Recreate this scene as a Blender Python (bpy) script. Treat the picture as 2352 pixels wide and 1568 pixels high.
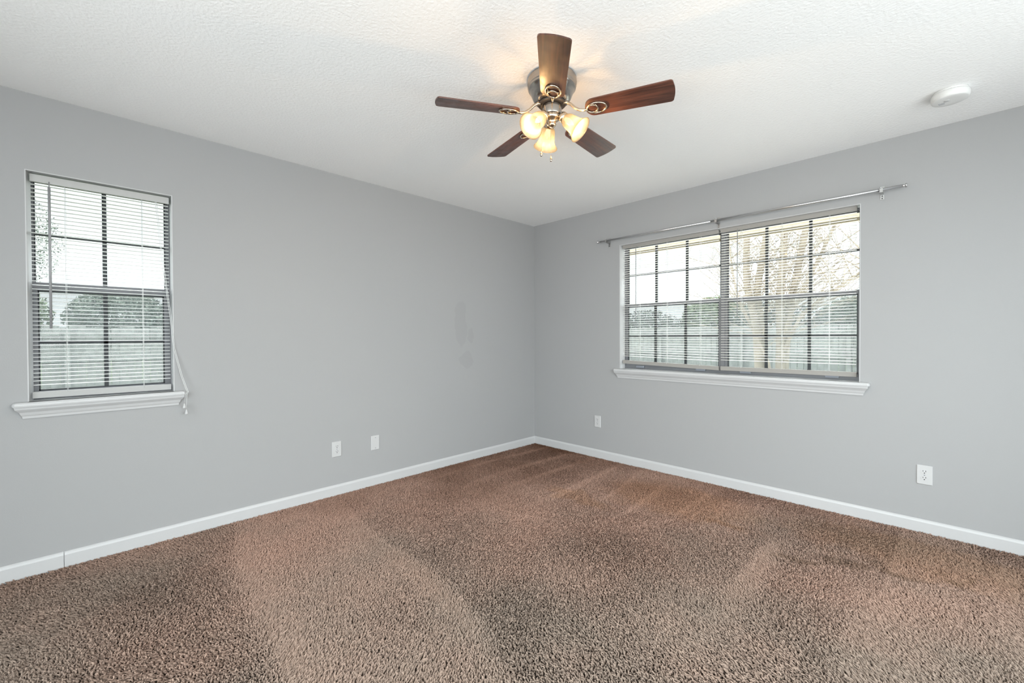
import bpy, math, random
import numpy as np
from mathutils import Vector, Matrix

S = bpy.context.scene
for _o in list(bpy.data.objects):
    bpy.data.objects.remove(_o, do_unlink=True)
COL = S.collection
rng = np.random.default_rng(7)
random.seed(7)
R = math.radians

# ------------------------------------------------------------------ camera
CAM_F, CAM_YAW, CAM_PITCH, CAM_ROLL = 991.126, 2.35714, -0.01083988, -0.00383878
CAM_LOC = Vector((3.27639, -3.62752, 1.19738))
fw = Vector((math.cos(CAM_PITCH) * math.cos(CAM_YAW), math.cos(CAM_PITCH) * math.sin(CAM_YAW), math.sin(CAM_PITCH)))
rt = fw.cross(Vector((0, 0, 1))).normalized()
up = rt.cross(fw)
rt2 = rt * math.cos(CAM_ROLL) + up * math.sin(CAM_ROLL)
up2 = up * math.cos(CAM_ROLL) - rt * math.sin(CAM_ROLL)
cd = bpy.data.cameras.new('camera')
cd.sensor_width = 36.0
cd.lens = 36.0 * CAM_F / 2352.0
cd.clip_start = 0.02
cam = bpy.data.objects.new('camera', cd)
COL.objects.link(cam)
cam.matrix_world = Matrix(((rt2.x, up2.x, -fw.x, CAM_LOC.x), (rt2.y, up2.y, -fw.y, CAM_LOC.y),
                           (rt2.z, up2.z, -fw.z, CAM_LOC.z), (0, 0, 0, 1)))
S.camera = cam

# ------------------------------------------------------------------ view, world, daylight
S.view_settings.view_transform = 'Standard'
S.view_settings.look = 'None'
S.view_settings.exposure = 0.04
S.view_settings.gamma = 1.0
S.view_settings.use_curve_mapping = False
S.cycles.max_bounces = 14
S.cycles.diffuse_bounces = 8
S.cycles.glossy_bounces = 4
S.cycles.transmission_bounces = 8
S.cycles.transparent_max_bounces = 24
S.cycles.caustics_reflective = False
S.cycles.caustics_refractive = False

# daylight by compass direction, sky above the horizon and ground below it:
# (+y) outside the double window, (-x) outside the single window, (-y) and (+x) behind the camera, raised to fill the room through added openings
SKY_LOW = {'+y': 1.3, '-x': 1.3, '-y': 9.6, '+x': 6.3}      # pale haze near the horizon, raised behind the camera as fill
SKY_HIGH = {'+y': 24.0, '-x': 11.0, '-y': 9.6, '+x': 6.3}   # overcast sky grows brighter overhead, raised evenly behind the camera as fill
GROUND = {'+y': 0.5, '-x': 0.5, '-y': 7.2, '+x': 4.2}  # ground behind the camera set bright as added fill for the ceiling
SKY_TINT, GROUND_TINT = (0.93, 0.97, 1.0), (0.96, 0.98, 1.0)
w = bpy.data.worlds.new('sky')
S.world = w
w.use_nodes = True
nt = w.node_tree
nt.nodes.clear()
N = nt.nodes.new
tc = N('ShaderNodeTexCoord')
sep = N('ShaderNodeSeparateXYZ')
nt.links.new(tc.outputs['Generated'], sep.inputs[0])
def wmath(op, a, b=None, c=None):
    m = N('ShaderNodeMath'); m.operation = op
    for i, v in enumerate((a, b, c)):
        if v is None: continue
        if isinstance(v, (int, float)): m.inputs[i].default_value = v
        else: nt.links.new(v, m.inputs[i])
    return m.outputs[0]
X, Y, Z = sep.outputs[0], sep.outputs[1], sep.outputs[2]
def lobe(v, sgn):
    p = wmath('MAXIMUM', wmath('MULTIPLY', v, float(sgn)), 0.0)
    return wmath('MULTIPLY', p, p)
norm = wmath('ADD', wmath('ADD', wmath('MULTIPLY', X, X), wmath('MULTIPLY', Y, Y)), 1e-5)
LOBES = {'+y': lobe(Y, 1), '-x': lobe(X, -1), '-y': lobe(Y, -1), '+x': lobe(X, 1)}
def blend(table):
    tot = None
    for k, l in LOBES.items():
        q = wmath('MULTIPLY', l, float(table[k])); tot = q if tot is None else wmath('ADD', tot, q)
    return wmath('DIVIDE', tot, norm)
hz = N('ShaderNodeMapRange'); hz.interpolation_type = 'SMOOTHSTEP'
hz.inputs[1].default_value = -0.03; hz.inputs[2].default_value = 0.03
nt.links.new(Z, hz.inputs[0])
def tint(v, c):
    m = N('ShaderNodeVectorMath'); m.operation = 'SCALE'; m.inputs[0].default_value = c; nt.links.new(v, m.inputs['Scale']); return m.outputs[0]
el = N('ShaderNodeMapRange'); el.interpolation_type = 'SMOOTHSTEP'
el.inputs[1].default_value = 0.25; el.inputs[2].default_value = 0.50
nt.links.new(Z, el.inputs[0])
sky_v = wmath('ADD', wmath('MULTIPLY', blend(SKY_LOW), wmath('SUBTRACT', 1.0, el.outputs[0])), wmath('MULTIPLY', blend(SKY_HIGH), el.outputs[0]))
wm = N('ShaderNodeMix'); wm.data_type = 'VECTOR'
nt.links.new(hz.outputs[0], wm.inputs['Factor']); nt.links.new(tint(blend(GROUND), GROUND_TINT), wm.inputs[4]); nt.links.new(tint(sky_v, SKY_TINT), wm.inputs[5])
allc = wm.outputs[1]
bg = N('ShaderNodeBackground'); nt.links.new(allc, bg.inputs[0])
wo = N('ShaderNodeOutputWorld'); nt.links.new(bg.outputs[0], wo.inputs[0])

ROOM_X, ROOM_Y, CEIL = 4.45, -5.30, 2.44
def portal(name, loc, rot, sx, sy):
    l = bpy.data.lights.new(name, 'AREA'); l.shape = 'RECTANGLE'; l.size = sx; l.size_y = sy
    l.cycles.is_portal = True
    o = bpy.data.objects.new(name, l); COL.objects.link(o); o.location = loc; o.rotation_euler = rot
portal('opening_portal', (-0.16, -3.5275, 1.46), (0, R(-90), 0), 1.17, 0.59)
portal('opening_portal', (1.99, 0.16, 1.475), (R(-90), 0, 0), 1.79, 1.17)
REAR_OPEN = (1.3, 4.25, 0.06, 2.3)      # opening added in the unseen wall to brighten the room, x0 x1 z0 z1
SIDE_OPEN = (-5.1, -0.7, 0.06, 2.3)    # second added opening for fill daylight, y0 y1 z0 z1
portal('opening_portal', ((REAR_OPEN[0] + REAR_OPEN[1]) / 2, ROOM_Y - 0.16, 1.13), (R(90), 0, 0), REAR_OPEN[1] - REAR_OPEN[0], 2.14)
portal('opening_portal', (ROOM_X + 0.16, (SIDE_OPEN[0] + SIDE_OPEN[1]) / 2, 1.13), (0, R(90), 0), 2.14, SIDE_OPEN[1] - SIDE_OPEN[0])

LAMP_POWER = 6.2     # watts for each of the three fan bulbs
LAMP_COL = (1.0, 0.65, 0.34)

# ------------------------------------------------------------------ materials
def mat(name, col, rough=0.6, metal=0.0, spec=0.5, bump=None, var=None, coat=0.0, coat_rough=0.2):
    m = bpy.data.materials.new(name); m.use_nodes = True
    t = m.node_tree; b = t.nodes['Principled BSDF']
    b.inputs['Base Color'].default_value = (*col, 1)
    b.inputs['Roughness'].default_value = rough
    b.inputs['Metallic'].default_value = metal
    b.inputs['Specular IOR Level'].default_value = spec
    b.inputs['Coat Weight'].default_value = coat
    b.inputs['Coat Roughness'].default_value = coat_rough
    co = t.nodes.new('ShaderNodeTexCoord')
    if var:                                   # (scale, amount): gentle colour mottling
        n = t.nodes.new('ShaderNodeTexNoise'); n.inputs['Scale'].default_value = var[0]; n.inputs['Detail'].default_value = 4
        t.links.new(co.outputs['Object'], n.inputs['Vector'])
        r = t.nodes.new('ShaderNodeMapRange'); r.inputs[1].default_value = 0.3; r.inputs[2].default_value = 0.7
        r.inputs[3].default_value = 1 - var[1]; r.inputs[4].default_value = 1 + var[1]
        t.links.new(n.outputs['Fac'], r.inputs[0])
        v = t.nodes.new('ShaderNodeVectorMath'); v.operation = 'SCALE'; v.inputs[0].default_value = col
        t.links.new(r.outputs[0], v.inputs['Scale']); t.links.new(v.outputs[0], b.inputs['Base Color'])
    if bump:                                  # (scale, strength, distance)
        n = t.nodes.new('ShaderNodeTexNoise'); n.inputs['Scale'].default_value = bump[0]; n.inputs['Detail'].default_value = 3
        t.links.new(co.outputs['Object'], n.inputs['Vector'])
        bp = t.nodes.new('ShaderNodeBump'); bp.inputs['Strength'].default_value = bump[1]; bp.inputs['Distance'].default_value = bump[2]
        t.links.new(n.outputs['Fac'], bp.inputs['Height']); t.links.new(bp.outputs[0], b.inputs['Normal'])
    return m

M = {}
M['ceiling'] = mat('ceiling_paint', (0.92, 0.92, 0.92), 0.9, spec=0.15, bump=(75, 0.42, 0.006))
M['white'] = mat('white_gloss_paint', (0.53, 0.532, 0.54), 0.35, spec=0.4)
M['plate'] = mat('white_plastic', (0.54, 0.54, 0.545), 0.35, spec=0.4)
M['dark'] = mat('dark_slot', (0.01, 0.01, 0.01), 0.8)
M['blind'] = mat('blind_vinyl', (0.88, 0.88, 0.88), 0.4, spec=0.35)
M['blind_warm'] = mat('aged_blind_vinyl', (0.87, 0.855, 0.81), 0.4, spec=0.35)
M['head'] = mat('shaded_vinyl_channel', (0.46, 0.46, 0.455), 0.5, spec=0.3)  # rail colour darkened to imitate shade on the front faces
M['head_warm'] = mat('shaded_taupe_channel', (0.33, 0.315, 0.295), 0.5, spec=0.3)  # warm rails likewise, shade mixed into the colour
M['steel'] = mat('satin_steel', (0.42, 0.42, 0.42), 0.42, metal=1.0)
M['wand'] = mat('clear_grey_wand', (0.30, 0.30, 0.31), 0.25, spec=0.5)
M['cord'] = mat('cord', (0.72, 0.73, 0.73), 0.8)
M['frame'] = mat('bronze_aluminium', (0.165, 0.168, 0.18), 0.45, spec=0.4)
M['muntin'] = mat('dark_muntin', (0.022, 0.026, 0.03), 0.45, spec=0.4)
M['latch'] = mat('grey_latch', (0.22, 0.235, 0.27), 0.45)
M['chrome'] = mat('brushed_chrome', (0.62, 0.62, 0.63), 0.28, metal=1.0)
M['nickel'] = mat('brushed_nickel', (0.40, 0.37, 0.34), 0.24, metal=1.0)
M['brass'] = mat('antique_nickel', (0.60, 0.50, 0.39), 0.24, metal=1.0)
M['motor'] = mat('dark_motor', (0.03, 0.025, 0.022), 0.5)
M['detector'] = mat('detector_plastic', (0.72, 0.72, 0.715), 0.45)
M['eave'] = mat('tan_soffit', (0.30, 0.26, 0.19), 0.8)
M['fence'] = mat('weathered_fence_wood', (0.15, 0.155, 0.145), 0.9, spec=0.1, var=(9, 0.25))
M['bark'] = mat('pale_bark', (0.17, 0.145, 0.11), 0.9, spec=0.1, var=(6, 0.2))
M['bark2'] = mat('grey_bark', (0.14, 0.13, 0.11), 0.9, spec=0.1)
M['hedge'] = mat('dark_foliage', (0.030, 0.038, 0.031), 0.8, spec=0.2, var=(3, 0.35))
M['leaf'] = mat('light_foliage', (0.085, 0.108, 0.062), 0.8, spec=0.2, var=(2, 0.35))
M['leaf2'] = mat('mid_foliage', (0.065, 0.080, 0.062), 0.8, spec=0.2, var=(2, 0.35))
M['added_patio'] = mat('bounce_concrete', (0.66, 0.655, 0.64), 0.9, spec=0.1, var=(5, 0.08))  # for the added slab, kept pale to bounce daylight indoors
M['lawn'] = mat('lawn_grass', (0.05, 0.065, 0.035), 0.95, spec=0.1, var=(5, 0.3))

def wall_paint(name, col, patches=()):
    """Eggshell paint; patches = touched-up spots of paint with an outline of their own, (axis coordinate, z, half width, half height)."""
    m = mat(name, col, 0.62, spec=0.28, bump=(160, 0.12, 0.002))
    if patches:
        t = m.node_tree; b = t.nodes['Principled BSDF']
        geo = t.nodes.new('ShaderNodeNewGeometry')
        nz = t.nodes.new('ShaderNodeTexNoise'); nz.inputs['Scale'].default_value = 9
        t.links.new(geo.outputs['Position'], nz.inputs['Vector'])
        sub = t.nodes.new('ShaderNodeVectorMath'); sub.operation = 'SUBTRACT'; sub.inputs[1].default_value = (0.5, 0.5, 0.5)
        t.links.new(nz.outputs['Color'], sub.inputs[0])
        sc = t.nodes.new('ShaderNodeVectorMath'); sc.operation = 'SCALE'; sc.inputs['Scale'].default_value = 0.10
        t.links.new(sub.outputs[0], sc.inputs[0])
        ad = t.nodes.new('ShaderNodeVectorMath'); ad.operation = 'ADD'
        t.links.new(geo.outputs['Position'], ad.inputs[0]); t.links.new(sc.outputs[0], ad.inputs[1])
        total = None
        for (y, z, a, h) in patches:
            s1 = t.nodes.new('ShaderNodeVectorMath'); s1.operation = 'SUBTRACT'; s1.inputs[1].default_value = (0, y, z)
            t.links.new(ad.outputs[0], s1.inputs[0])
            s2 = t.nodes.new('ShaderNodeVectorMath'); s2.operation = 'MULTIPLY'; s2.inputs[1].default_value = (0, 1 / a, 1 / h)
            t.links.new(s1.outputs[0], s2.inputs[0])
            ln = t.nodes.new('ShaderNodeVectorMath'); ln.operation = 'LENGTH'; t.links.new(s2.outputs[0], ln.inputs[0])
            mp = t.nodes.new('ShaderNodeMapRange'); mp.inputs[1].default_value = 0.92; mp.inputs[2].default_value = 1.02
            mp.inputs[3].default_value = 1; mp.inputs[4].default_value = 0
            t.links.new(ln.outputs['Value'], mp.inputs[0])
            if total is None: total = mp.outputs[0]
            else:
                mx = t.nodes.new('ShaderNodeMath'); mx.operation = 'MAXIMUM'
                t.links.new(total, mx.inputs[0]); t.links.new(mp.outputs[0], mx.inputs[1]); total = mx.outputs[0]
        mix = t.nodes.new('ShaderNodeMix'); mix.data_type = 'RGBA'
        mix.inputs[6].default_value = (*col, 1); mix.inputs[7].default_value = (col[0] * .95, col[1] * .95, col[2] * .95, 1)
        t.links.new(total, mix.inputs['Factor']); t.links.new(mix.outputs[2], b.inputs['Base Color'])
    return m
WALLC = (0.358, 0.3595, 0.365)
M['wall_l'] = wall_paint('grey_wall_paint', WALLC, [(-1.05, 1.33, .075, .24), (-0.93, 1.22, .045, .07), (-0.98, 0.98, .08, .085)])
M['wall'] = wall_paint('grey_wall_paint_plain', WALLC)

def glass_mat(name, tint, refl=0.05):
    m = bpy.data.materials.new(name); m.use_nodes = True; t = m.node_tree; t.nodes.clear()
    tr = t.nodes.new('ShaderNodeBsdfTransparent'); tr.inputs[0].default_value = (*tint, 1)
    gl = t.nodes.new('ShaderNodeBsdfGlossy'); gl.inputs['Roughness'].default_value = 0.02
    lw = t.nodes.new('ShaderNodeFresnel'); lw.inputs['IOR'].default_value = 1.25
    mx = t.nodes.new('ShaderNodeMixShader'); o = t.nodes.new('ShaderNodeOutputMaterial')
    fm = t.nodes.new('ShaderNodeMath'); fm.operation = 'MULTIPLY'; fm.inputs[1].default_value = 0.4; t.links.new(lw.outputs[0], fm.inputs[0]); t.links.new(fm.outputs[0], mx.inputs[0]); t.links.new(tr.outputs[0], mx.inputs[1]); t.links.new(gl.outputs[0], mx.inputs[2])
    t.links.new(mx.outputs[0], o.inputs[0])
    return m
M['glass'] = glass_mat('window_glass', (0.96, 0.98, 0.97))
def screen_mat():
    m = bpy.data.materials.new('insect_mesh'); m.use_nodes = True; t = m.node_tree; t.nodes.clear()
    tr = t.nodes.new('ShaderNodeBsdfTransparent'); df = t.nodes.new('ShaderNodeBsdfDiffuse'); df.inputs[0].default_value = (0.36, 0.38, 0.40, 1)
    mx = t.nodes.new('ShaderNodeMixShader'); mx.inputs[0].default_value = 0.26
    o = t.nodes.new('ShaderNodeOutputMaterial')
    t.links.new(tr.outputs[0], mx.inputs[1]); t.links.new(df.outputs[0], mx.inputs[2]); t.links.new(mx.outputs[0], o.inputs[0])
    return m
M['screen'] = screen_mat()
def shade_mat():
    m = bpy.data.materials.new('frosted_shade_glass'); m.use_nodes = True; t = m.node_tree; t.nodes.clear()
    tl = t.nodes.new('ShaderNodeBsdfTranslucent'); tl.inputs[0].default_value = (0.12, 0.116, 0.10, 1)
    df = t.nodes.new('ShaderNodeBsdfDiffuse'); df.inputs[0].default_value = (0.12, 0.116, 0.10, 1)
    tr = t.nodes.new('ShaderNodeBsdfTransparent'); tr.inputs[0].default_value = (1, 0.95, 0.86, 1)
    gl = t.nodes.new('ShaderNodeBsdfGlossy'); gl.inputs['Roughness'].default_value = 0.25
    a = t.nodes.new('ShaderNodeMixShader'); a.inputs[0].default_value = 0.5
    b = t.nodes.new('ShaderNodeMixShader'); b.inputs[0].default_value = 0.40
    c = t.nodes.new('ShaderNodeMixShader'); c.inputs[0].default_value = 0.05
    o = t.nodes.new('ShaderNodeOutputMaterial')
    t.links.new(tl.outputs[0], a.inputs[1]); t.links.new(df.outputs[0], a.inputs[2])
    t.links.new(a.outputs[0], b.inputs[1]); t.links.new(tr.outputs[0], b.inputs[2])
    t.links.new(b.outputs[0], c.inputs[1]); t.links.new(gl.outputs[0], c.inputs[2])
    t.links.new(c.outputs[0], o.inputs[0])
    return m
M['shade'] = shade_mat()
def emit_mat(name, col, k):
    m = bpy.data.materials.new(name); m.use_nodes = True; t = m.node_tree; t.nodes.clear()
    e = t.nodes.new('ShaderNodeEmission'); e.inputs[0].default_value = (*col, 1); e.inputs[1].default_value = k
    o = t.nodes.new('ShaderNodeOutputMaterial'); t.links.new(e.outputs[0], o.inputs[0])
    return m
M['bulb'] = emit_mat('lit_bulb_glass', (1.0, 0.86, 0.62), 4.0)
def wood_mat():
    m = mat('mahogany_veneer', (0.08, 0.03, 0.02), 0.36, spec=0.5, coat=0.35, coat_rough=0.32)
    t = m.node_tree; b = t.nodes['Principled BSDF']
    co = t.nodes.new('ShaderNodeTexCoord'); mp = t.nodes.new('ShaderNodeMapping'); mp.inputs['Scale'].default_value = (3, 42, 10)
    t.links.new(co.outputs['Object'], mp.inputs[0])
    n = t.nodes.new('ShaderNodeTexNoise'); n.inputs['Scale'].default_value = 1.6; n.inputs['Detail'].default_value = 6; n.inputs['Distortion'].default_value = 0.6
    t.links.new(mp.outputs[0], n.inputs['Vector'])
    cr = t.nodes.new('ShaderNodeValToRGB'); e = cr.color_ramp.elements
    e[0].position = 0.34; e[0].color = (0.040, 0.014, 0.009, 1); e[1].position = 0.72; e[1].color = (0.150, 0.052, 0.030, 1)
    t.links.new(n.outputs['Fac'], cr.inputs[0]); t.links.new(cr.outputs[0], b.inputs['Base Color'])
    # dusty scuffs towards the blade edge
    n2 = t.nodes.new('ShaderNodeTexNoise'); n2.inputs['Scale'].default_value = 30; n2.inputs['Detail'].default_value = 8
    t.links.new(co.outputs['Object'], n2.inputs['Vector'])
    rr = t.nodes.new('ShaderNodeMapRange'); rr.inputs[1].default_value = .35; rr.inputs[2].default_value = .7; rr.inputs[3].default_value = .30; rr.inputs[4].default_value = .48
    t.links.new(n2.outputs['Fac'], rr.inputs[0]); t.links.new(rr.outputs[0], b.inputs['Roughness'])
    return m
M['wood'] = wood_mat()

def carpet_mats():
    """Brown yarn over darkened backing; colour drifts in patches plus painted sheen and shade, with soiled spots of their own shape."""
    out = []
    for nm, k in (('carpet_backing', 0.10), ('carpet_yarn', 1.0)):  # backing darkened to paint in the shade between yarns
        m = bpy.data.materials.new(nm); m.use_nodes = True; t = m.node_tree; b = t.nodes['Principled BSDF']
        b.inputs['Roughness'].default_value = 0.9; b.inputs['Specular IOR Level'].default_value = 0.1
        geo = t.nodes.new('ShaderNodeNewGeometry')
        n = t.nodes.new('ShaderNodeTexNoise'); n.inputs['Scale'].default_value = 1.1; n.inputs['Detail'].default_value = 4
        t.links.new(geo.outputs['Position'], n.inputs['Vector'])
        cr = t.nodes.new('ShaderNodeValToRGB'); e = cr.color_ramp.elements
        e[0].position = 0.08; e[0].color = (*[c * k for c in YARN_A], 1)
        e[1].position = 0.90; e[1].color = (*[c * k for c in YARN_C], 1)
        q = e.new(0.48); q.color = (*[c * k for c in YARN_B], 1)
        # shade of the corner and sheen of the near pile painted into the colour
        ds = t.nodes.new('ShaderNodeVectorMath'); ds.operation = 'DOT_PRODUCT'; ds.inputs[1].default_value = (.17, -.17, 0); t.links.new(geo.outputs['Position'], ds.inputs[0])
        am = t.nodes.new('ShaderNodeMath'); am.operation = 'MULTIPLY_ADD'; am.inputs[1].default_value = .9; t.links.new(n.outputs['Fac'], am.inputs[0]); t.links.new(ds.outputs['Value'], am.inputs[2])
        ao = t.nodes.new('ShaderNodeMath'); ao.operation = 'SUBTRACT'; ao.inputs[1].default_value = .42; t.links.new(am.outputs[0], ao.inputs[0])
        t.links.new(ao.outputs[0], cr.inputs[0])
        col = cr.outputs[0]
        nz = t.nodes.new('ShaderNodeTexNoise'); nz.inputs['Scale'].default_value = 5; nz.inputs['Detail'].default_value = 3
        t.links.new(geo.outputs['Position'], nz.inputs['Vector'])
        sb = t.nodes.new('ShaderNodeVectorMath'); sb.operation = 'SUBTRACT'; sb.inputs[1].default_value = (.5, .5, .5); t.links.new(nz.outputs['Color'], sb.inputs[0])
        sc = t.nodes.new('ShaderNodeVectorMath'); sc.operation = 'SCALE'; sc.inputs['Scale'].default_value = 0.45; t.links.new(sb.outputs[0], sc.inputs[0])
        ad = t.nodes.new('ShaderNodeVectorMath'); ad.operation = 'ADD'; t.links.new(geo.outputs['Position'], ad.inputs[0]); t.links.new(sc.outputs[0], ad.inputs[1])
        for (x, y, a, h, tint, f) in STAINS:
            s1 = t.nodes.new('ShaderNodeVectorMath'); s1.operation = 'SUBTRACT'; s1.inputs[1].default_value = (x, y, 0); t.links.new(ad.outputs[0], s1.inputs[0])
            s2 = t.nodes.new('ShaderNodeVectorMath'); s2.operation = 'MULTIPLY'; s2.inputs[1].default_value = (1 / a, 1 / h, 0); t.links.new(s1.outputs[0], s2.inputs[0])
            ln = t.nodes.new('ShaderNodeVectorMath'); ln.operation = 'LENGTH'; t.links.new(s2.outputs[0], ln.inputs[0])
            mp = t.nodes.new('ShaderNodeMapRange'); mp.interpolation_type = 'SMOOTHSTEP'
            mp.inputs[1].default_value = 0.45; mp.inputs[2].default_value = 1.15; mp.inputs[3].default_value = f; mp.inputs[4].default_value = 0
            t.links.new(ln.outputs['Value'], mp.inputs[0])
            mx = t.nodes.new('ShaderNodeMix'); mx.data_type = 'RGBA'; mx.blend_type = 'MULTIPLY'
            t.links.new(mp.outputs[0], mx.inputs['Factor']); t.links.new(col, mx.inputs[6]); mx.inputs[7].default_value = (*tint, 1)
            col = mx.outputs[2]
        if nm == 'carpet_yarn':
            hi = t.nodes.new('ShaderNodeHairInfo')
            rr = t.nodes.new('ShaderNodeMapRange'); rr.inputs[3].default_value = 0.78; rr.inputs[4].default_value = 1.22
            t.links.new(hi.outputs['Random'], rr.inputs[0])
            v = t.nodes.new('ShaderNodeVectorMath'); v.operation = 'SCALE'
            t.links.new(col, v.inputs[0]); t.links.new(rr.outputs[0], v.inputs['Scale']); col = v.outputs[0]
        t.links.new(col, b.inputs['Base Color'])
        out.append(m)
    return out
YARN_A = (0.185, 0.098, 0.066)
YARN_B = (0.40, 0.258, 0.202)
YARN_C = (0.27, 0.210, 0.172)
STAINS = [(2.72, -0.90, .13, .07, (.55, .52, .46), .6), (2.90, -0.80, .12, .08, (.52, .49, .44), .65), (3.08, -0.70, .12, .06, (.58, .55, .5), .6), (3.30, -0.60, .08, .05, (.6, .58, .52), .6),
          (1.9, -0.55, .6, .35, (1.0, .90, .76), .7), (3.2, -0.42, .7, .3, (1.0, .90, .78), .7), (2.30, -0.74, .14, .06, (.80, .70, .58), .6), (1.35, -1.0, .3, .12, (.92, .84, .70), .6)]
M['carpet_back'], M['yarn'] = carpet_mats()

# ------------------------------------------------------------------ geometry helpers
class MB:
    """Collects shapes and links them as ONE mesh object."""
    def __init__(self): self.v, self.f, self.sm = [], [], []
    def add(self, vs, fs, smooth=False):
        o = len(self.v); self.v += [tuple(p) for p in vs]
        self.f += [tuple(i + o for i in f) for f in fs]; self.sm += [smooth] * len(fs); return self
    def box(self, a, b, bev=0.0):
        (x0, y0, z0), (x1, y1, z1) = [min(p, q) for p, q in zip(a, b)], [max(p, q) for p, q in zip(a, b)]
        if bev <= 0:
            vs = [(x0, y0, z0), (x1, y0, z0), (x1, y1, z0), (x0, y1, z0), (x0, y0, z1), (x1, y0, z1), (x1, y1, z1), (x0, y1, z1)]
            return self.add(vs, [(0, 3, 2, 1), (4, 5, 6, 7), (0, 1, 5, 4), (1, 2, 6, 5), (2, 3, 7, 6), (3, 0, 4, 7)])
        import bmesh
        bm = bmesh.new(); bmesh.ops.create_cube(bm, size=1)
        for v in bm.verts: v.co = Vector(((x0 + x1) / 2 + v.co.x * (x1 - x0), (y0 + y1) / 2 + v.co.y * (y1 - y0), (z0 + z1) / 2 + v.co.z * (z1 - z0)))
        bmesh.ops.bevel(bm, geom=bm.edges[:], offset=bev, segments=2, affect='EDGES', profile=0.5)
        bm.verts.index_update()
        self.add([v.co[:] for v in bm.verts], [[v.index for v in f.verts] for f in bm.faces]); bm.free(); return self
    def obox(self, c, ax, half):
        """Oriented box: centre, three axis vectors, half sizes."""
        c = Vector(c); A = [Vector(a).normalized() * h for a, h in zip(ax, half)]
        vs = [c + A[0] * i + A[1] * j + A[2] * k for k in (-1, 1) for j in (-1, 1) for i in (-1, 1)]
        return self.add(vs, [(0, 2, 3, 1), (4, 5, 7, 6), (0, 1, 5, 4), (1, 3, 7, 5), (3, 2, 6, 7), (2, 0, 4, 6)])
    def lathe(self, prof, c=(0, 0, 0), axis=(0, 0, 1), n=40, close=True):
        """Profile of (radius, height along axis)."""
        ax = Vector(axis).normalized(); u = ax.orthogonal().normalized(); w_ = ax.cross(u); c = Vector(c)
        vs = []
        for r, h in prof:
            for i in range(n):
                a = 2 * math.pi * i / n
                vs.append(c + ax * h + (u * math.cos(a) + w_ * math.sin(a)) * r)
        fs = [(k * n + i, k * n + (i + 1) % n, (k + 1) * n + (i + 1) % n, (k + 1) * n + i) for k in range(len(prof) - 1) for i in range(n)]
        o = len(self.v); self.add(vs, fs, True)
        if close:
            self.f += [tuple(o + i for i in reversed(range(n))), tuple(o + (len(prof) - 1) * n + i for i in range(n))]; self.sm += [False, False]
        return self
    def tube(self, pts, rad, n=8, cap=True):
        pts = [Vector(p) for p in pts]; rads = rad if hasattr(rad, '__len__') else [rad] * len(pts)
        vs = []; u = None
        for i, p in enumerate(pts):
            d = (pts[min(i + 1, len(pts) - 1)] - pts[max(i - 1, 0)]).normalized()
            u = d.orthogonal().normalized() if u is None else (u - d * u.dot(d)).normalized()
            w_ = d.cross(u)
            for k in range(n):
                a = 2 * math.pi * k / n; vs.append(p + (u * math.cos(a) + w_ * math.sin(a)) * rads[i])
        fs = [(i * n + k, i * n + (k + 1) % n, (i + 1) * n + (k + 1) % n, (i + 1) * n + k) for i in range(len(pts) - 1) for k in range(n)]
        o = len(self.v); self.add(vs, fs, True)
        if cap:
            self.f += [tuple(o + i for i in reversed(range(n))), tuple(o + (len(pts) - 1) * n + i for i in range(n))]; self.sm += [False, False]
        return self
    def torus(self, c, ax, ru, rv, rad, u=None, n=40, m=8):
        """Elliptical ring with radii ru, rv in the plane normal to ax."""
        ax = Vector(ax).normalized(); u = (Vector(u) if u else ax.orthogonal()).normalized(); w_ = ax.cross(u); c = Vector(c)
        vs = []
        for i in range(n):
            a = 2 * math.pi * i / n; p = c + u * math.cos(a) * ru + w_ * math.sin(a) * rv; rd = (u * math.cos(a) + w_ * math.sin(a)).normalized()
            for k in range(m):
                b = 2 * math.pi * k / m; vs.append(p + (rd * math.cos(b) + ax * math.sin(b)) * rad)
        return self.add(vs, [(i * m + k, i * m + (k + 1) % m, ((i + 1) % n) * m + (k + 1) % m, ((i + 1) % n) * m + k) for i in range(n) for k in range(m)], True)
    def slab(self, poly, fr, h):
        """Extrude a 2-D outline; fr maps (u, v, w) to 3-D, w from 0 to h."""
        n = len(poly)
        vs = [fr(u, v, 0) for u, v in poly] + [fr(u, v, h) for u, v in poly]
        return self.add(vs, [tuple(reversed(range(n))), tuple(range(n, 2 * n))] + [(i, (i + 1) % n, n + (i + 1) % n, n + i) for i in range(n)])
    def build(self, name, material, parent=None):
        me = bpy.data.meshes.new(name)
        vs = self.v
        if parent is not None:
            o = root_loc(parent); vs = [(x - o[0], y - o[1], z - o[2]) for x, y, z in vs]
        me.from_pydata(vs, [], self.f)
        import bmesh
        bm = bmesh.new(); bm.from_mesh(me); bmesh.ops.recalc_face_normals(bm, faces=bm.faces[:]); bm.to_mesh(me); bm.free()
        if len(me.polygons) == len(self.sm): me.polygons.foreach_set('use_smooth', self.sm)
        me.materials.append(material)
        ob = bpy.data.objects.new(name, me); COL.objects.link(ob)
        if parent is not None: ob.parent = parent
        return ob
def root_loc(o):
    p = Vector((0, 0, 0))
    while o is not None: p += o.location; o = o.parent
    return p
def tag(o, label=None, cat=None, group=None, kind=None):
    for k, v in (('label', label), ('category', cat), ('group', group), ('kind', kind)):
        if v: o[k] = v
    return o
def empty(name, loc, label, cat, group=None, kind=None):
    o = bpy.data.objects.new(name, None); COL.objects.link(o); o.location = loc; o.empty_display_size = 0.05
    return tag(o, label, cat, group, kind)
def copy_tree(o, parent=None):
    c = o.copy(); COL.objects.link(c)
    if parent is not None: c.parent = parent
    for ch in list(o.children): copy_tree(ch, c)
    return c

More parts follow.
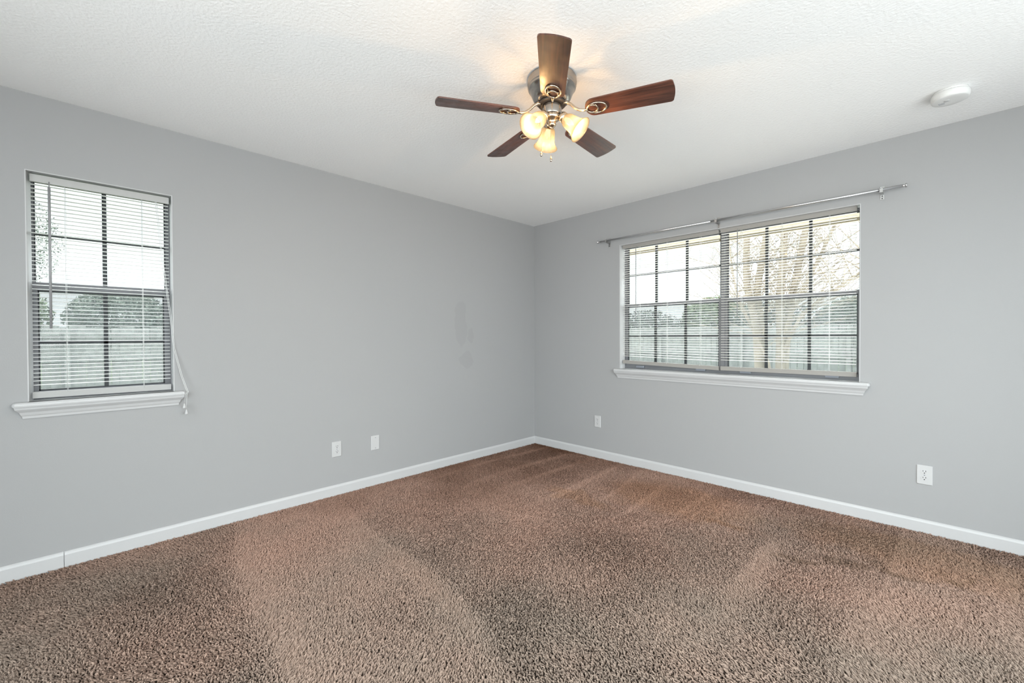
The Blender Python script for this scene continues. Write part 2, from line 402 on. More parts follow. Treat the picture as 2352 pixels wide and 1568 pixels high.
# ------------------------------------------------------------------ room shell
TW = 0.15
def wall_mesh(frame, u0, u1, z0, z1, holes):
    """Wall with rectangular openings; frame(u, w, z) to 3-D where w=0 is the room face and w=1 the outside."""
    us = sorted({u0, u1, *[h[0] for h in holes], *[h[1] for h in holes]}); zs = sorted({z0, z1, *[h[2] for h in holes], *[h[3] for h in holes]})
    b = MB(); inh = lambda u, z: any(h[0] < u < h[1] and h[2] < z < h[3] for h in holes)
    idx = {}
    def vid(i, k, w_):
        if (i, k, w_) not in idx: idx[(i, k, w_)] = len(b.v); b.v.append(tuple(frame(us[i], w_, zs[k])))
        return idx[(i, k, w_)]
    def face(*q): b.f.append(q); b.sm.append(False)
    solid = lambda i, k: 0 <= i < len(us) - 1 and 0 <= k < len(zs) - 1 and not inh((us[i] + us[i + 1]) / 2, (zs[k] + zs[k + 1]) / 2)
    for i in range(len(us) - 1):
        for k in range(len(zs) - 1):
            if not solid(i, k): continue
            for w_ in (0, 1): face(vid(i, k, w_), vid(i + 1, k, w_), vid(i + 1, k + 1, w_), vid(i, k + 1, w_))
            for di, dk, e in ((-1, 0, ((i, k), (i, k + 1))), (1, 0, ((i + 1, k), (i + 1, k + 1))), (0, -1, ((i, k), (i + 1, k))), (0, 1, ((i, k + 1), (i + 1, k + 1)))):
                if not solid(i + di, k + dk):
                    (a, c), (d, e2) = e; face(vid(a, c, 0), vid(d, e2, 0), vid(d, e2, 1), vid(a, c, 1))
    return b
FZ = -0.014
LW = (-3.822, -3.233, 0.872, 2.052)      # left window opening y0 y1 z0 z1
RW = (1.093, 2.885, 0.884, 2.062)        # right window opening x0 x1 z0 z1
fL = lambda u, w_, z: (-TW * w_, u, z)
fR = lambda u, w_, z: (u, TW * w_, z)
fB = lambda u, w_, z: (u, ROOM_Y - TW * w_, z)
fN = lambda u, w_, z: (ROOM_X + TW * w_, u, z)
tag(wall_mesh(fL, ROOM_Y - TW, 0, FZ, CEIL, [LW]).build('wall_left', M['wall_l']), 'grey painted wall with the narrow single window', 'wall', kind='structure')
tag(wall_mesh(fR, -TW, ROOM_X + TW, FZ, CEIL, [RW]).build('wall_right', M['wall']), 'grey painted wall with the wide double window and curtain rod', 'wall', kind='structure')
tag(wall_mesh(fB, 0, ROOM_X, FZ, CEIL, [REAR_OPEN]).build('wall_rear', M['wall']), 'grey wall behind the photographer facing the double window', 'wall', kind='structure')
tag(wall_mesh(fN, ROOM_Y - TW, 0, FZ, CEIL, [SIDE_OPEN]).build('wall_near', M['wall']), 'grey wall behind the photographer facing the single window', 'wall', kind='structure')
tag(MB().box((-TW, ROOM_Y - TW, CEIL), (ROOM_X + TW, TW, CEIL + 0.1)).build('ceiling', M['ceiling']), 'white ceiling with fine sprayed texture', 'ceiling', kind='structure')
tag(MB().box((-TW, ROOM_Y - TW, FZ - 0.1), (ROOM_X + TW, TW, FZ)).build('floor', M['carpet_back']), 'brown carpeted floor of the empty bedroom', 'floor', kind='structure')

# baseboards: eased top edge, seam near the left end of the left run
BP = [(0, FZ), (0.012, FZ), (0.012, 0.058), (0.009, 0.068), (0.004, 0.0745), (0, 0.0745)]
def baseboard(name, fr, runs, label):
    b = MB()
    for a0, a1, m0, m1 in runs:      # m: mitre per unit depth at each end
        n = len(BP)
        b.add([fr(a0 + m0 * d, d, z) for d, z in BP] + [fr(a1 + m1 * d, d, z) for d, z in BP],
              [tuple(range(n)), tuple(range(2 * n - 1, n - 1, -1))] + [(i, (i + 1) % n, n + (i + 1) % n, n + i) for i in range(n)])
    return tag(b.build(name, M['white']), label, 'baseboard', kind='structure')
baseboard('baseboard_left', lambda u, d, z: (d, u, z), [(0, -3.7025, -1, 0), (-3.7045, ROOM_Y, 0, 1)], 'white baseboard under the narrow window with a seam near its end')
baseboard('baseboard_right', lambda u, d, z: (u, -d, z), [(0, ROOM_X, 1, -1)], 'white baseboard running under the wide double window')
baseboard('baseboard_rear', lambda u, d, z: (u, ROOM_Y + d, z), [(0, REAR_OPEN[0] - .06, 1, 0), (REAR_OPEN[1] + .06, ROOM_X, 0, -1)], 'white baseboard on the wall behind the photographer')
baseboard('baseboard_near', lambda u, d, z: (ROOM_X - d, u, z), [(0, SIDE_OPEN[1] + .06, -1, 0), (SIDE_OPEN[0] - .06, ROOM_Y, 0, 1)], 'white baseboard on the wall beside the photographer')

# ------------------------------------------------------------------ windows
def sill_parts(root, fr, u0, u1, z, apron_h):
    """Nosed stool and mitred crown apron. fr(u, d, z): d = distance from the wall face into the room."""
    o = 0.012
    prof = [(-0.09, -.004), (-0.09, .018), (.028, .018), (.036, .016), (.041, .010), (.042, .003), (.041, -.004)]
    b = MB(); n = len(prof)
    # body between the jambs plus the horned nosing in front of the wall
    b.add([fr(u0 + .002, d, z + h) for d, h in prof] + [fr(u1 - .002, d, z + h) for d, h in prof],
          [tuple(range(n)), tuple(range(2 * n - 1, n - 1, -1))] + [(i, (i + 1) % n, n + (i + 1) % n, n + i) for i in range(n)])
    e = 0.052
    outl = [(u0 - e, 0.0), (u0 - e, .030), (u0 - e + .004, .037), (u0 - e + .010, .0405), (u1 + e - .010, .0405), (u1 + e - .004, .037), (u1 + e, .030), (u1 + e, 0.0)]
    lev = [(-.004, .0), (.003, .0012), (.010, .0), (.0155, -.004), (.018, -.010)]
    vs = []; m = len(outl); cu = (u0 + u1) / 2
    for h, g in lev:
        for u, d in outl: vs.append(fr(u + (g if u > cu else -g), max(0, d + (g if d > .001 else 0)), z + h))
    fs = [(k * m + i, k * m + (i + 1) % m, (k + 1) * m + (i + 1) % m, (k + 1) * m + i) for k in range(len(lev) - 1) for i in range(m)]
    fs += [tuple(reversed(range(m))), tuple(range((len(lev) - 1) * m, len(lev) * m))]
    b.add(vs, fs); b.build('sill', M['white'], root)
    # apron: crown profile, ends returned at 45 degrees
    pr = [(0, -apron_h), (.008, -apron_h), (.010, -apron_h + .012), (.014, -apron_h + .018), (.019, -apron_h + .032), (.028, -.024), (.033, -.018), (.034, -.012), (.036, -.004), (0, -.004)]
    pr = [(d, h if abs(h) > .005 else -.004) for d, h in pr]
    w0, w1 = u0 - .010, u1 + .010; n = len(pr)
    b = MB(); b.add([fr(w0 - d, d, z + h) for d, h in pr] + [fr(w1 + d, d, z + h) for d, h in pr],
                    [tuple(range(n)), tuple(range(2 * n - 1, n - 1, -1))] + [(i, (i + 1) % n, n + (i + 1) % n, n + i) for i in range(n)])
    b.build('apron', M['white'], root)

def sash(root, name, fr, u0, u1, z0, z1, d, cols, muz, rails, stile, screen=False):
    """One sash; d = depth of its inner face beyond the wall face. rails = (bottom, top) heights."""
    t = 0.022
    b = MB()
    bx = lambda a0, a1, c0, c1, dd0=0, dd1=t: b.box(fr(a0, -(d + dd0), c0), fr(a1, -(d + dd1), c1))
    bx(u0, u0 + stile, z0, z1); bx(u1 - stile, u1, z0, z1)
    bx(u0 + stile, u1 - stile, z0, z0 + rails[0]); bx(u0 + stile, u1 - stile, z1 - rails[1], z1)
    s = b.build(name, M['frame'], root)
    g = MB()
    for k in range(1, cols):
        c = u0 + stile + (u1 - u0 - 2 * stile) * k / cols
        g.box(fr(c - .0095, -(d + .003), z0 + rails[0]), fr(c + .0095, -(d + .019), z1 - rails[1]))
    g.box(fr(u0 + stile, -(d + .003), muz - .007), fr(u1 - stile, -(d + .019), muz + .007))
    # dark glazing bead around the glass
    for q in ((u0 + stile, u0 + stile + .006, z0 + rails[0], z1 - rails[1]), (u1 - stile - .006, u1 - stile, z0 + rails[0], z1 - rails[1]),
              (u0 + stile, u1 - stile, z1 - rails[1] - .006, z1 - rails[1]), (u0 + stile, u1 - stile, z0 + rails[0], z0 + rails[0] + .006)):
        g.box(fr(q[0], -(d + .004), q[2]), fr(q[1], -(d + .018), q[3]))
    g.build('muntins', M['muntin'], s)
    MB().box(fr(u0 + stile, -(d + .010), z0 + rails[0]), fr(u1 - stile, -(d + .013), z1 - rails[1])).build('pane', M['glass'], s)
    if screen:
        MB().box(fr(u0 + stile * .5, -(d + .040), z0 + .01), fr(u1 - stile * .5, -(d + .0405), z1 - .01)).build('insect_screen', M['screen'], root)
    return s

def window(name, fr, op, units, meet, muu, mul, cols, loc, label, lower_stile=.024):
    root = empty(name, loc, label, 'window', kind='structure')
    u0, u1, z0, z1 = op
    lt = .004
    jb = MB()      # painted drywall returns on three sides
    tp = .016 if len(units) == 1 else lt     # the single window's jamb is splayed a little
    jb.add([fr(u0, .0008, z0), fr(u0 + lt, .0008, z0), fr(u0 + tp, -.088, z0), fr(u0, -.088, z0), fr(u0, .0008, z1), fr(u0 + lt, .0008, z1), fr(u0 + tp, -.088, z1), fr(u0, -.088, z1)],
           [(0, 3, 2, 1), (4, 5, 6, 7), (0, 1, 5, 4), (1, 2, 6, 5), (2, 3, 7, 6), (3, 0, 4, 7)])
    jb.box(fr(u1 - lt, .0008, z0), fr(u1, -.088, z1)); jb.box(fr(u0 + lt, .0008, z1 - lt), fr(u1 - lt, -.088, z1))
    jb.build('jamb', M['white'], root)
    fb = MB()      # aluminium main frame
    D0, D1 = .088, .148
    fb.box(fr(u0, -D0, z0), fr(u0 + .010, -D1, z1)); fb.box(fr(u1 - (.010 if len(units) == 1 else .001), -D0, z0), fr(u1, -D1, z1))
    fb.box(fr(u0 + .01, -D0, z1 - .012), fr(u1 - .01, -D1, z1)); fb.box(fr(u0 + .01, -D0, z0), fr(u1 - .01, -D1, z0 + .030))
    for k in range(len(units) - 1):
        fb.box(fr(units[k][1], -D0 + .004, z0 + .03), fr(units[k + 1][0], -D1, z1 - .012))
    fb.build('window_frame', M['frame'], root)
    for (a, c) in units:
        sash(root, 'upper_sash', fr, a, c, meet[0] + .006, z1 - .012, .118, cols, muu, (.030, .010), .012)
        s = sash(root, 'lower_sash', fr, a, c, z0 + .030, meet[1], .094, cols, mul, (.020, meet[1] - meet[0] - .012), lower_stile, screen=True)
        for q in ((a + .12, a + .20), (c - .20, c - .12)):
            if len(units) > 1:
                MB().box(fr(q[0], -.070, z0 + .019), fr(q[1], -.094, z0 + .036), .002).build('sash_latch', M['latch'], s)
    return root
gL = lambda u, d, z: (d, u, z)
gR = lambda u, d, z: (u, -d, z)
w1 = window('window_1', gL, LW, [(LW[0] + .010, LW[1] - .010)], (1.440, 1.494), 1.753, 1.177, 2, (0, -3.5275, LW[2]), 'narrow dark framed single window on the left grey wall')
sill_parts(w1, gL, LW[0], LW[1], LW[2] - .012, .066)
w2 = window('window_2', gR, RW, [(RW[0] + .012, 1.982), (2.010, RW[1] - .001)], (1.468, 1.508), 1.780, 1.197, 3, (1.99, 0, RW[2]), 'wide dark framed double window on the right grey wall', .021)
sill_parts(w2, gR, RW[0], RW[1], RW[2] - .012, .068)
# glazed openings added in the unseen walls to let fill daylight in
def added_glazing(name, fr, op, label):
    u0, u1, z0, z1 = op; mid = (u0 + u1) / 2
    root = empty(name, fr(mid, 0, z0), label, 'window', kind='structure')
    b = MB()
    for a, c, e, g in ((u0, u0 + .05, z0, z1), (u1 - .05, u1, z0, z1), (mid - .04, mid + .04, z0, z1), (u0, u1, z0, z0 + .06), (u0, u1, z1 - .05, z1)):
        b.box(fr(a, -.03, e), fr(c, -.11, g))
    b.build('window_frame', M['white'], root)  # frame of the added opening
    MB().box(fr(u0 + .05, -.07, z0 + .06), fr(mid - .04, -.074, z1 - .05)).build('pane', M['glass'], root)
    MB().box(fr(mid + .04, -.07, z0 + .06), fr(u1 - .05, -.074, z1 - .05)).build('pane', M['glass'], root)
added_glazing('added_opening_rear', lambda u, d, z: (u, ROOM_Y + d, z), REAR_OPEN, 'added glazed opening behind the photographer facing the double window')
added_glazing('added_opening_side', lambda u, d, z: (ROOM_X - d, u, z), SIDE_OPEN, 'added glazed opening behind the photographer facing the single window')

# ------------------------------------------------------------------ venetian blinds
def blind(fr, d, u0, u1, ztop, zhead, zbot0, zbot1, ladders, wand, label, mt, tilt=0.0, base_z=None, wand_r=.0055):
    """d: depth of the slat centre behind the wall face; bottom rail runs from zbot0 (u0) to zbot1 (u1)."""
    mid = (u0 + u1) / 2
    root = empty('window_blind', fr(mid, -d, ztop), label, 'blind', 'white venetian blinds in the windows')
    # head rail: U channel with a small lip
    b = MB(); b.box(fr(u0, -d + .014, zhead), fr(u1, -d - .014, ztop)); b.box(fr(u0, -d + .0165, zhead - .003), fr(u1, -d + .011, zhead + .004))
    b.build('head_rail', M['head'] if mt is M['blind'] else M['head_warm'], root)
    pitch = .0207; hw = .0125
    top = zhead - .014; lo = max(zbot0, zbot1) + .012
    n = int((top - min(zbot0, zbot1) - .022) / pitch)
    sl = MB()
    for i in range(n):
        z = top - pitch * i
        t = max(0, (i - n + 7) / 7.0)           # the lowest slats follow a crooked bottom rail
        zz = []
        for u in (u0 + .002, u1 - .002):
            zt = zbot0 if u < mid else zbot1
            zz.append(z + (zt - (zbot0 + zbot1) / 2) * t + random.uniform(-.0004, .0004))
        if min(zz[0] - zbot0, zz[1] - zbot1) < .008: continue
        prof = [(-hw, -.0012), (-hw * .5, .0006), (0, .0012), (hw * .5, .0006), (hw, -.0012)]
        th = .0004; vs = []
        for u, q in ((u0 + .002, zz[0]), (u1 - .002, zz[1])):
            for s_ in (th, -th):
                for (a, h) in prof:
                    vs.append(fr(u, -d + a * math.cos(tilt), q + h + s_ + a * math.sin(tilt)))
        fs = []
        for k in range(4):
            fs += [(k, k + 1, 10 + k + 1, 10 + k), (5 + k, 15 + k, 15 + k + 1, 5 + k + 1)]
        fs += [(0, 10, 15, 5), (4, 9, 19, 14), (0, 5, 6, 7, 8, 9, 4, 3, 2, 1), (10, 11, 12, 13, 14, 19, 18, 17, 16, 15)]
        sl.add(vs, fs)
    sl.build('slats', mt, root)
    # bottom rail
    br = MB()
    A = [fr(u, -d + a, q + h) for u, q in ((u0 - .001, zbot0), (u1 + .001, zbot1)) for a, h in ((-.013, .004), (-.009, -.024), (.009, -.024), (.013, .004), (.010, .008), (-.010, .008))]
    br.add(A, [tuple(range(6)), tuple(range(11, 5, -1))] + [(i, (i + 1) % 6, 6 + (i + 1) % 6, 6 + i) for i in range(6)])
    br.build('bottom_rail', M['head'] if mt is M['blind'] else M['head_warm'], root)
    for u in ladders:
        l = MB(); f_ = (u - u0) / (u1 - u0); zb = zbot0 + (zbot1 - zbot0) * f_
        for dd in (-.0135, .0135): l.tube([fr(u, -d + dd, zhead), fr(u, -d + dd, zb)], .0008, 5)
        l.tube([fr(u + .004, -d, zhead), fr(u + .004, -d, zb)], .0008, 5)
        l.build('ladder_cord', M['cord'], root)
    if wand:
        u, zt, zb = wand
        l = MB(); l.tube([fr(u, -d + .018, zhead + .006), fr(u, -d + .022, zhead - .012), fr(u, -d + .022, zhead - .026)], .0025, 6)
        l.tube([fr(u, -d + .022, zhead - .022), fr(u, -d + .024, zb)], wand_r, 6)
        l.build('tilt_wand', M['wand'], root)
    return root
bl = blind(gL, .040, -3.806, -3.246, 2.041, 2.006, .914, .911, (-3.683, -3.371), (-3.738, 1.98, 1.250), 'narrow white venetian blind in the single window on the left', M['blind'])
c1 = MB()      # lift cords drift right, hang over the sill horn and end in two tassels
path = [(-.022, -3.310, 2.004), (-.018, -3.283, 1.655), (-.012, -3.262, 1.449), (-.004, -3.249, 1.319), (.006, -3.236, 1.135), (.022, -3.205, .975), (.040, -3.184, .893), (.047, -3.178, .874)]
c1.tube(path + [(.047, -3.186, .855), (.034, -3.191, .803)], .0013, 6)
c1.tube([(x, y + .006, z) for x, y, z in path] + [(.048, -3.180, .855), (.036, -3.181, .766)], .0013, 6)
lc = c1.build('lift_cord', M['cord'], bl)
for (y, z, x) in ((-3.191, .803, .034), (-3.181, .766, .036)):
    MB().lathe([(.002, 0), (.0035, -.003), (.0095, -.026), (.009, -.028), (.002, -.028)], (x, y, z), n=16).build('tassel', M['plate'], lc)
blind(gR, .045, 1.107, 1.981, 2.059, 2.032, .964, .943, (1.276, 1.541, 1.832), (1.251, 1.9, 1.350), 'white venetian blind with a crooked bottom rail in the half nearer the room corner', M['blind_warm'], wand_r=.0035)
blind(gR, .045, 1.996, 2.862, 2.064, 2.032, .944, .944, (2.149, 2.425, 2.711), (2.126, 1.9, 1.350), 'white venetian blind hanging straight in the half under the rod end farther from the corner', M['blind_warm'], wand_r=.0035)

# ------------------------------------------------------------------ curtain rod
rod = empty('curtain_rod', (1.98, -.055, 2.10), 'slim chrome curtain rod mounted above the wide double window', 'curtain rod')
RY = -.062
RZ = lambda x: 2.1125 - .0015 * (x - .88) / 2.22
MB().tube([(.905, RY, RZ(.905)), (1.985, RY, RZ(1.985))], .0074, 14).build('inner_rod', M['chrome'], rod)
MB().tube([(1.955, RY, RZ(1.955)), (3.095, RY, RZ(3.095))], .0088, 14).build('outer_rod', M['chrome'], rod)
for x, s in ((.905, -1), (3.095, 1)):
    MB().lathe([(.009, -.004), (.009, .003), (.0075, .004), (.0075, .007), (.0125, .009), (.0135, .014), (.0125, .017), (.004, .0175)], (x, RY, RZ(x)), (s, 0, 0), 20).build('finial', M['chrome'], rod)
for x in (.985, 1.995, 2.992):
    b = MB(); z = RZ(x) - .004
    b.box((x - .011, -.002, z - .045), (x + .011, 0, z + .040), .0008)
    b.box((x - .008, RY + .006, z - .014), (x + .008, -.002, z - .011)); b.box((x - .008, RY - .011, z - .014), (x + .008, RY - .008, z + .010))
    b.box((x - .008, RY - .008, z - .014), (x + .008, RY + .008, z - .011)); b.box((x - .008, RY + .008, z - .014), (x + .008, RY + .011, z + .004))
    br = b.build('bracket', M['steel'], rod)
    s = MB()
    for dz in (-.022, -.037): s.lathe([(.0032, 0), (.0032, .0014), (.001, .002)], (x, -.002, z + dz), (0, -1, 0), 10)
    s.build('screw', M['dark'], br)
    MB().lathe([(.003, 0), (.003, .006), (.006, .007), (.006, .011), (.002, .012)], (x, RY, z + .010), (-.3, 0, 1), 12).build('thumb_screw', M['chrome'], br)

# ------------------------------------------------------------------ wall plates
def rrect(w_, h, r, n=5):
    pts = []
    for cx, cy, a0 in ((w_ - r, h - r, 0), (-w_ + r, h - r, 90), (-w_ + r, -h + r, 180), (w_ - r, -h + r, 270)):
        for i in range(n + 1):
            a = R(a0 + 90 * i / n); pts.append((cx + r * math.cos(a), cy + r * math.sin(a)))
    return pts
def bevel_plate(b, w_, h, t):
    """Wall plate with sloped edges; local x = along wall, y = out of the wall, z = up."""
    lev = [(0, 0), (.0, .0022), (-.0035, t), ]
    vs = []
    o = rrect(w_, h, .004); n = len(o)
    for g, y in lev:
        for u, v in o: vs.append((u * (w_ + g) / w_, y, v * (h + g) / h))
    b.add(vs, [(k * n + i, k * n + (i + 1) % n, (k + 1) * n + (i + 1) % n, (k + 1) * n + i) for k in range(2) for i in range(n)] + [tuple(range(n)), tuple(reversed(range(2 * n, 3 * n)))])
def make_outlet():
    root = empty('wall_outlet', (0, 0, 0), '', 'outlet')
    b = MB(); bevel_plate(b, .036, .0585, .0062); b.build('cover_plate', M['plate'], root)
    for zc in (.0195, -.0195):
        b = MB(); pts = []
        for i in range(28):
            a = 2 * math.pi * i / 28; x, z = .0172 * math.cos(a), .0172 * math.sin(a); pts.append((x, max(-.0125, min(.0125, z)) + zc))
        b.slab(pts, lambda u, v, w_: (u, .0055 + w_, v), .0022); rc = b.build('receptacle', M['plate'], root)
        s = MB()
        s.box((-.0075, .0074, zc + .0005), (-.0050, .0080, zc + .0095)); s.box((.0050, .0074, zc + .0015), (.0073, .0080, zc + .0090))
        s.lathe([(.0029, 0), (.0029, .0006)], (0, .0074, zc - .0065), (0, 1, 0), 14)
        s.build('slots', M['dark'], rc)
    MB().lathe([(.0032, 0), (.0030, .0012), (.001, .0016)], (0, .0060, 0), (0, 1, 0), 12).build('screw', M['latch'], root)
    return root
def make_blank():
    root = empty('blank_cover_plate', (0, 0, 0), '', 'wall plate')
    b = MB(); bevel_plate(b, .036, .0585, .0062); b.build('cover_plate', M['plate'], root)
    for z in (.042, -.042):
        MB().lathe([(.0034, 0), (.0032, .0010), (.001, .0014)], (0, .0058, z), (0, 1, 0), 12).build('screw', M['latch'], root)
    return root
o1 = make_outlet()
spots = [((0, -2.2555, .345), R(-90), 'white duplex outlet on the left wall beside the blank cover plate'),
         ((.845, 0, .3535), R(180), 'white duplex outlet under the double window near the room corner'),
         ((3.195, 0, .3465), R(180), 'white duplex outlet on the right wall past the end of the window')]
for i, (loc, rz, lab) in enumerate(spots):
    o = o1 if i == 0 else copy_tree(o1)
    o.location = loc; o.rotation_euler = (0, 0, rz); tag(o, lab, 'outlet', 'white duplex wall outlets')
o = make_blank(); o.location = (0, -1.9395, .339); o.rotation_euler = (0, 0, R(-90)); tag(o, 'plain white blank cover plate on the left wall, two screws', 'wall plate')

# ------------------------------------------------------------------ smoke detector
sx, sy = 3.292, -.478
sd = empty('smoke_detector', (sx, sy, CEIL), 'round white smoke detector on the ceiling near the right wall', 'smoke detector')
MB().lathe([(.066, 0), (.066, -.008), (.064, -.010)], (sx, sy, CEIL)).build('mounting_base', M['detector'], sd)
vent = MB().lathe([(.058, 0), (.058, -.016)], (sx, sy, CEIL - .010)).build('vent_gap', M['dark'], sd)
body = MB().lathe([(.063, -.010), (.071, -.013), (.0735, -.018), (.0730, -.030), (.0715, -.040), (.0685, -.045), (.064, -.0470), (.040, -.0475), (.012, -.048)], (sx, sy, CEIL)).build('body', M['detector'], sd)
b = MB()
for k in range(18):
    a = 2 * math.pi * k / 18; c = (sx + .0615 * math.cos(a), sy + .0615 * math.sin(a), CEIL - .012)
    b.obox(c, ((math.cos(a), math.sin(a), 0), (-math.sin(a), math.cos(a), 0), (0, 0, 1)), (.004, .007, .0035))
b.build('vent_ribs', M['detector'], sd)
MB().lathe([(.012, 0), (.0115, -.002), (.004, -.0025)], (sx - .012, sy - .012, CEIL - .0475), n=20).build('test_button', M['plate'], sd)
b = MB()
for k in range(4): b.box((sx - .045 + .001 * k, sy + .006 + .006 * k, CEIL - .0470), (sx - .020, sy + .008 + .006 * k, CEIL - .0479))
b.build('sounder_grille', M['latch'], sd)

# ------------------------------------------------------------------ ceiling fan
FX, FY = 1.9357, -2.0109
fan = empty('ceiling_fan', (FX, FY, CEIL), 'five blade ceiling fan with three lit bell shades', 'ceiling fan')
FC = Vector((FX, FY, CEIL))
MB().lathe([(.108, 0), (.114, -.003), (.118, -.012), (.1185, -.030), (.1150, -.036), (.1165, -.040), (.1165, -.043), (.1125, -.047), (.1140, -.051), (.1140, -.054), (.1095, -.058),
            (.104, -.068), (.098, -.082), (.092, -.098), (.083, -.112), (.072, -.118), (.030, -.119)], FC, n=64).build('motor_housing', M['nickel'], fan)
MB().lathe([(.060, -.117), (.066, -.120), (.066, -.129), (.050, -.131), (.03, -.131)], FC, n=48).build('flywheel', M['motor'], fan)
MB().lathe([(.030, -.128), (.044, -.131), (.0455, -.136), (.0455, -.176), (.0435, -.180), (.036, -.182), (.02, -.182)], FC, n=48).build('switch_housing', M['nickel'], fan)
fit = MB().lathe([(.038, -.180), (.040, -.184), (.040, -.192), (.034, -.200), (.022, -.206), (.018, -.216), (.020, -.222), (.016, -.230), (.006, -.235), (.002, -.236)], FC, n=40).build('light_fitter', M['brass'], fan)
BZ = -.177
BL_A = [238.7, 166.7, 94.7, 22.7, -49.3]
PITCH = R(-12)
def blade_outline():
    r0, r1 = .172, .552; h0, h1 = .054, .0635
    pts = []
    # tip: gently bowed with rounded corners
    for a in np.linspace(-90, 0, 6): pts.append((r1 - .016 + .014 * math.cos(R(a)) - .0, -h1 + .016 + .016 * math.sin(R(a))))
    for a in np.linspace(-1, 1, 9)[1:-1]: pts.append((r1 - .002 + .006 * (1 - a * a), a * (h1 - .016)))
    for a in np.linspace(0, 90, 6): pts.append((r1 - .016 + .014 * math.cos(R(a)), h1 - .016 + .016 * math.sin(R(a))))
    # root: rounded
    for a in np.linspace(90, 270, 15): pts.append((r0 + .030 + .040 * math.cos(R(a)), h0 * math.sin(R(a))))
    return pts
BO = blade_outline()
def make_blade(az):
    """Blade in its own frame: x radial, y across, z up, then turned to its azimuth."""
    b = MB(); cp, sp = math.cos(PITCH), math.sin(PITCH)
    b.slab(BO, lambda u, v, w_: (u, v * cp - (w_ - .003) * sp, BZ + v * sp + (w_ - .003) * cp), .006)
    bl_ = bare(b, 'blade', M['wood'], az)
    b = MB()
    n_ = Vector((0, -sp, cp))
    zz = BZ - .0065
    b.torus((.214, 0, zz), n_, .045, .033, .0042, u=(1, 0, 0))
    b.torus((.195, 0, zz - .001), n_, .025, .0235, .0040, u=(1, 0, 0))
    b.tube([(.052, 0, -.1265), (.072, 0, -.1285), (.092, 0, -.142), (.112, 0, -.163), (.134, 0, -.178), (.155, 0, -.1825), (.172, 0, -.1835)], [.0075, .0075, .007, .0065, .0065, .0065, .006], 10)
    for v in (-.022, .022): b.lathe([(.005, 0), (.004, -.003), (.001, -.004)], (.214, v * cp, zz - .001 + v * sp), n=10)
    bare(b, 'blade_iron', M['brass'], az)
def bare(b, name, material, az):
    """Mesh built in the fan's local frame and rotated about the fan axis."""
    me = bpy.data.meshes.new(name); me.from_pydata(b.v, [], b.f)
    import bmesh
    bm = bmesh.new(); bm.from_mesh(me); bmesh.ops.recalc_face_normals(bm, faces=bm.faces[:]); bm.to_mesh(me); bm.free()
    if len(me.polygons) == len(b.sm): me.polygons.foreach_set('use_smooth', b.sm)
    me.materials.append(material)
    o_ = bpy.data.objects.new(name, me); COL.objects.link(o_); o_.parent = fan; o_.rotation_euler = (0, 0, R(az))
    return o_
for a in BL_A: make_blade(a)
LAMP_A = [264.0, 24.0, 144.0]
for a in LAMP_A:
    h = Vector((math.cos(R(a)), math.sin(R(a)), 0))
    neck = FC + h * .054 + Vector((0, 0, -.195)); ax = (h * .74 + Vector((0, 0, -.67))).normalized()
    b = MB(); b.tube([FC + h * .016 + Vector((0, 0, -.196)), FC + h * .034 + Vector((0, 0, -.194)), neck - ax * .006], .0095, 12)
    b.lathe([(.011, -.014), (.021, -.010), (.0245, -.002), (.0245, .013), (.0225, .014)], neck, ax, 28)
    so = b.build('lamp_socket', M['brass'], fan)
    pr = [(.0225, .004), (.0245, .012), (.0285, .024), (.0315, .040), (.0330, .056), (.0355, .070), (.0415, .084), (.0500, .094), (.0530, .098)]
    pr = [(r * 1.16 if t > .02 else r, t * 1.16) for r, t in pr]
    inn = [(r - .0022, t) for r, t in reversed(pr)]
    MB().lathe(pr + inn, neck, ax, 40, close=False).build('lamp_shade', M['shade'], fan)
    MB().lathe([(.006, .012), (.0075, .016), (.012, .028), (.0135, .038), (.0105, .052), (.0055, .064), (.001, .072)], neck, ax, 20).build('bulb', M['bulb'], so)
    l = bpy.data.lights.new('fan_bulb_light', 'POINT'); l.energy = LAMP_POWER; l.color = LAMP_COL; l.shadow_soft_size = .010
    lo = bpy.data.objects.new('fan_bulb_light', l); COL.objects.link(lo); lo.location = neck + ax * .092
    lo.parent = fan; lo.location = lo.location - FC
for (dx, dy, zt, zb) in ((-.002, -.006, -.236, -.372), (-.038, -.036, -.178, -.345)):
    b = MB(); z = zt
    b.tube([FC + Vector((dx, dy, zt)), FC + Vector((dx, dy, zb))], .0007, 5)
    k = int((zt - zb) / .005)
    for i in range(k): b.lathe([(.0003, .0013), (.0013, 0), (.0003, -.0013)], FC + Vector((dx, dy, zt - .005 * i)), n=6)
    ch = b.build('pull_chain', M['brass'], fan)
    MB().lathe([(.0015, 0), (.003, -.004), (.0052, -.016), (.0058, -.022), (.0045, -.027), (.001, -.0285)], FC + Vector((dx, dy, zb)), n=16).build('chain_pendant', M['brass'], ch)

# ------------------------------------------------------------------ outside
GZ = -.35
tag(MB().box((-40, -40, GZ - .2), (-.16, .16, GZ)).build('lawn', M['lawn']), 'grass yard outside the narrow window', 'lawn', kind='structure')
tag(MB().box((-40, 3.8, GZ - .2), (40, 40, GZ)).build('lawn', M['lawn']), 'grass yard beyond the added slab outside the wide double window', 'lawn', kind='structure')
tag(MB().box((-8, .16, GZ - .2), (14, 3.8, GZ)).build('added_bounce_patio', M['added_patio']), 'added pale bounce slab below the wide double window', 'added_patio', kind='structure')  # unseen slab added to bounce daylight onto the ceiling
eb = MB(); eb.box((-.62, ROOM_Y - 1, 2.165), (-.152, .62, 2.185)); eb.box((-.64, ROOM_Y - 1, 2.145), (-.62, .64, 2.26))
eb.build('roof_eave', M['eave']); tag(bpy.data.objects['roof_eave'], 'tan roof eave just outside the narrow window', 'eave', kind='structure')
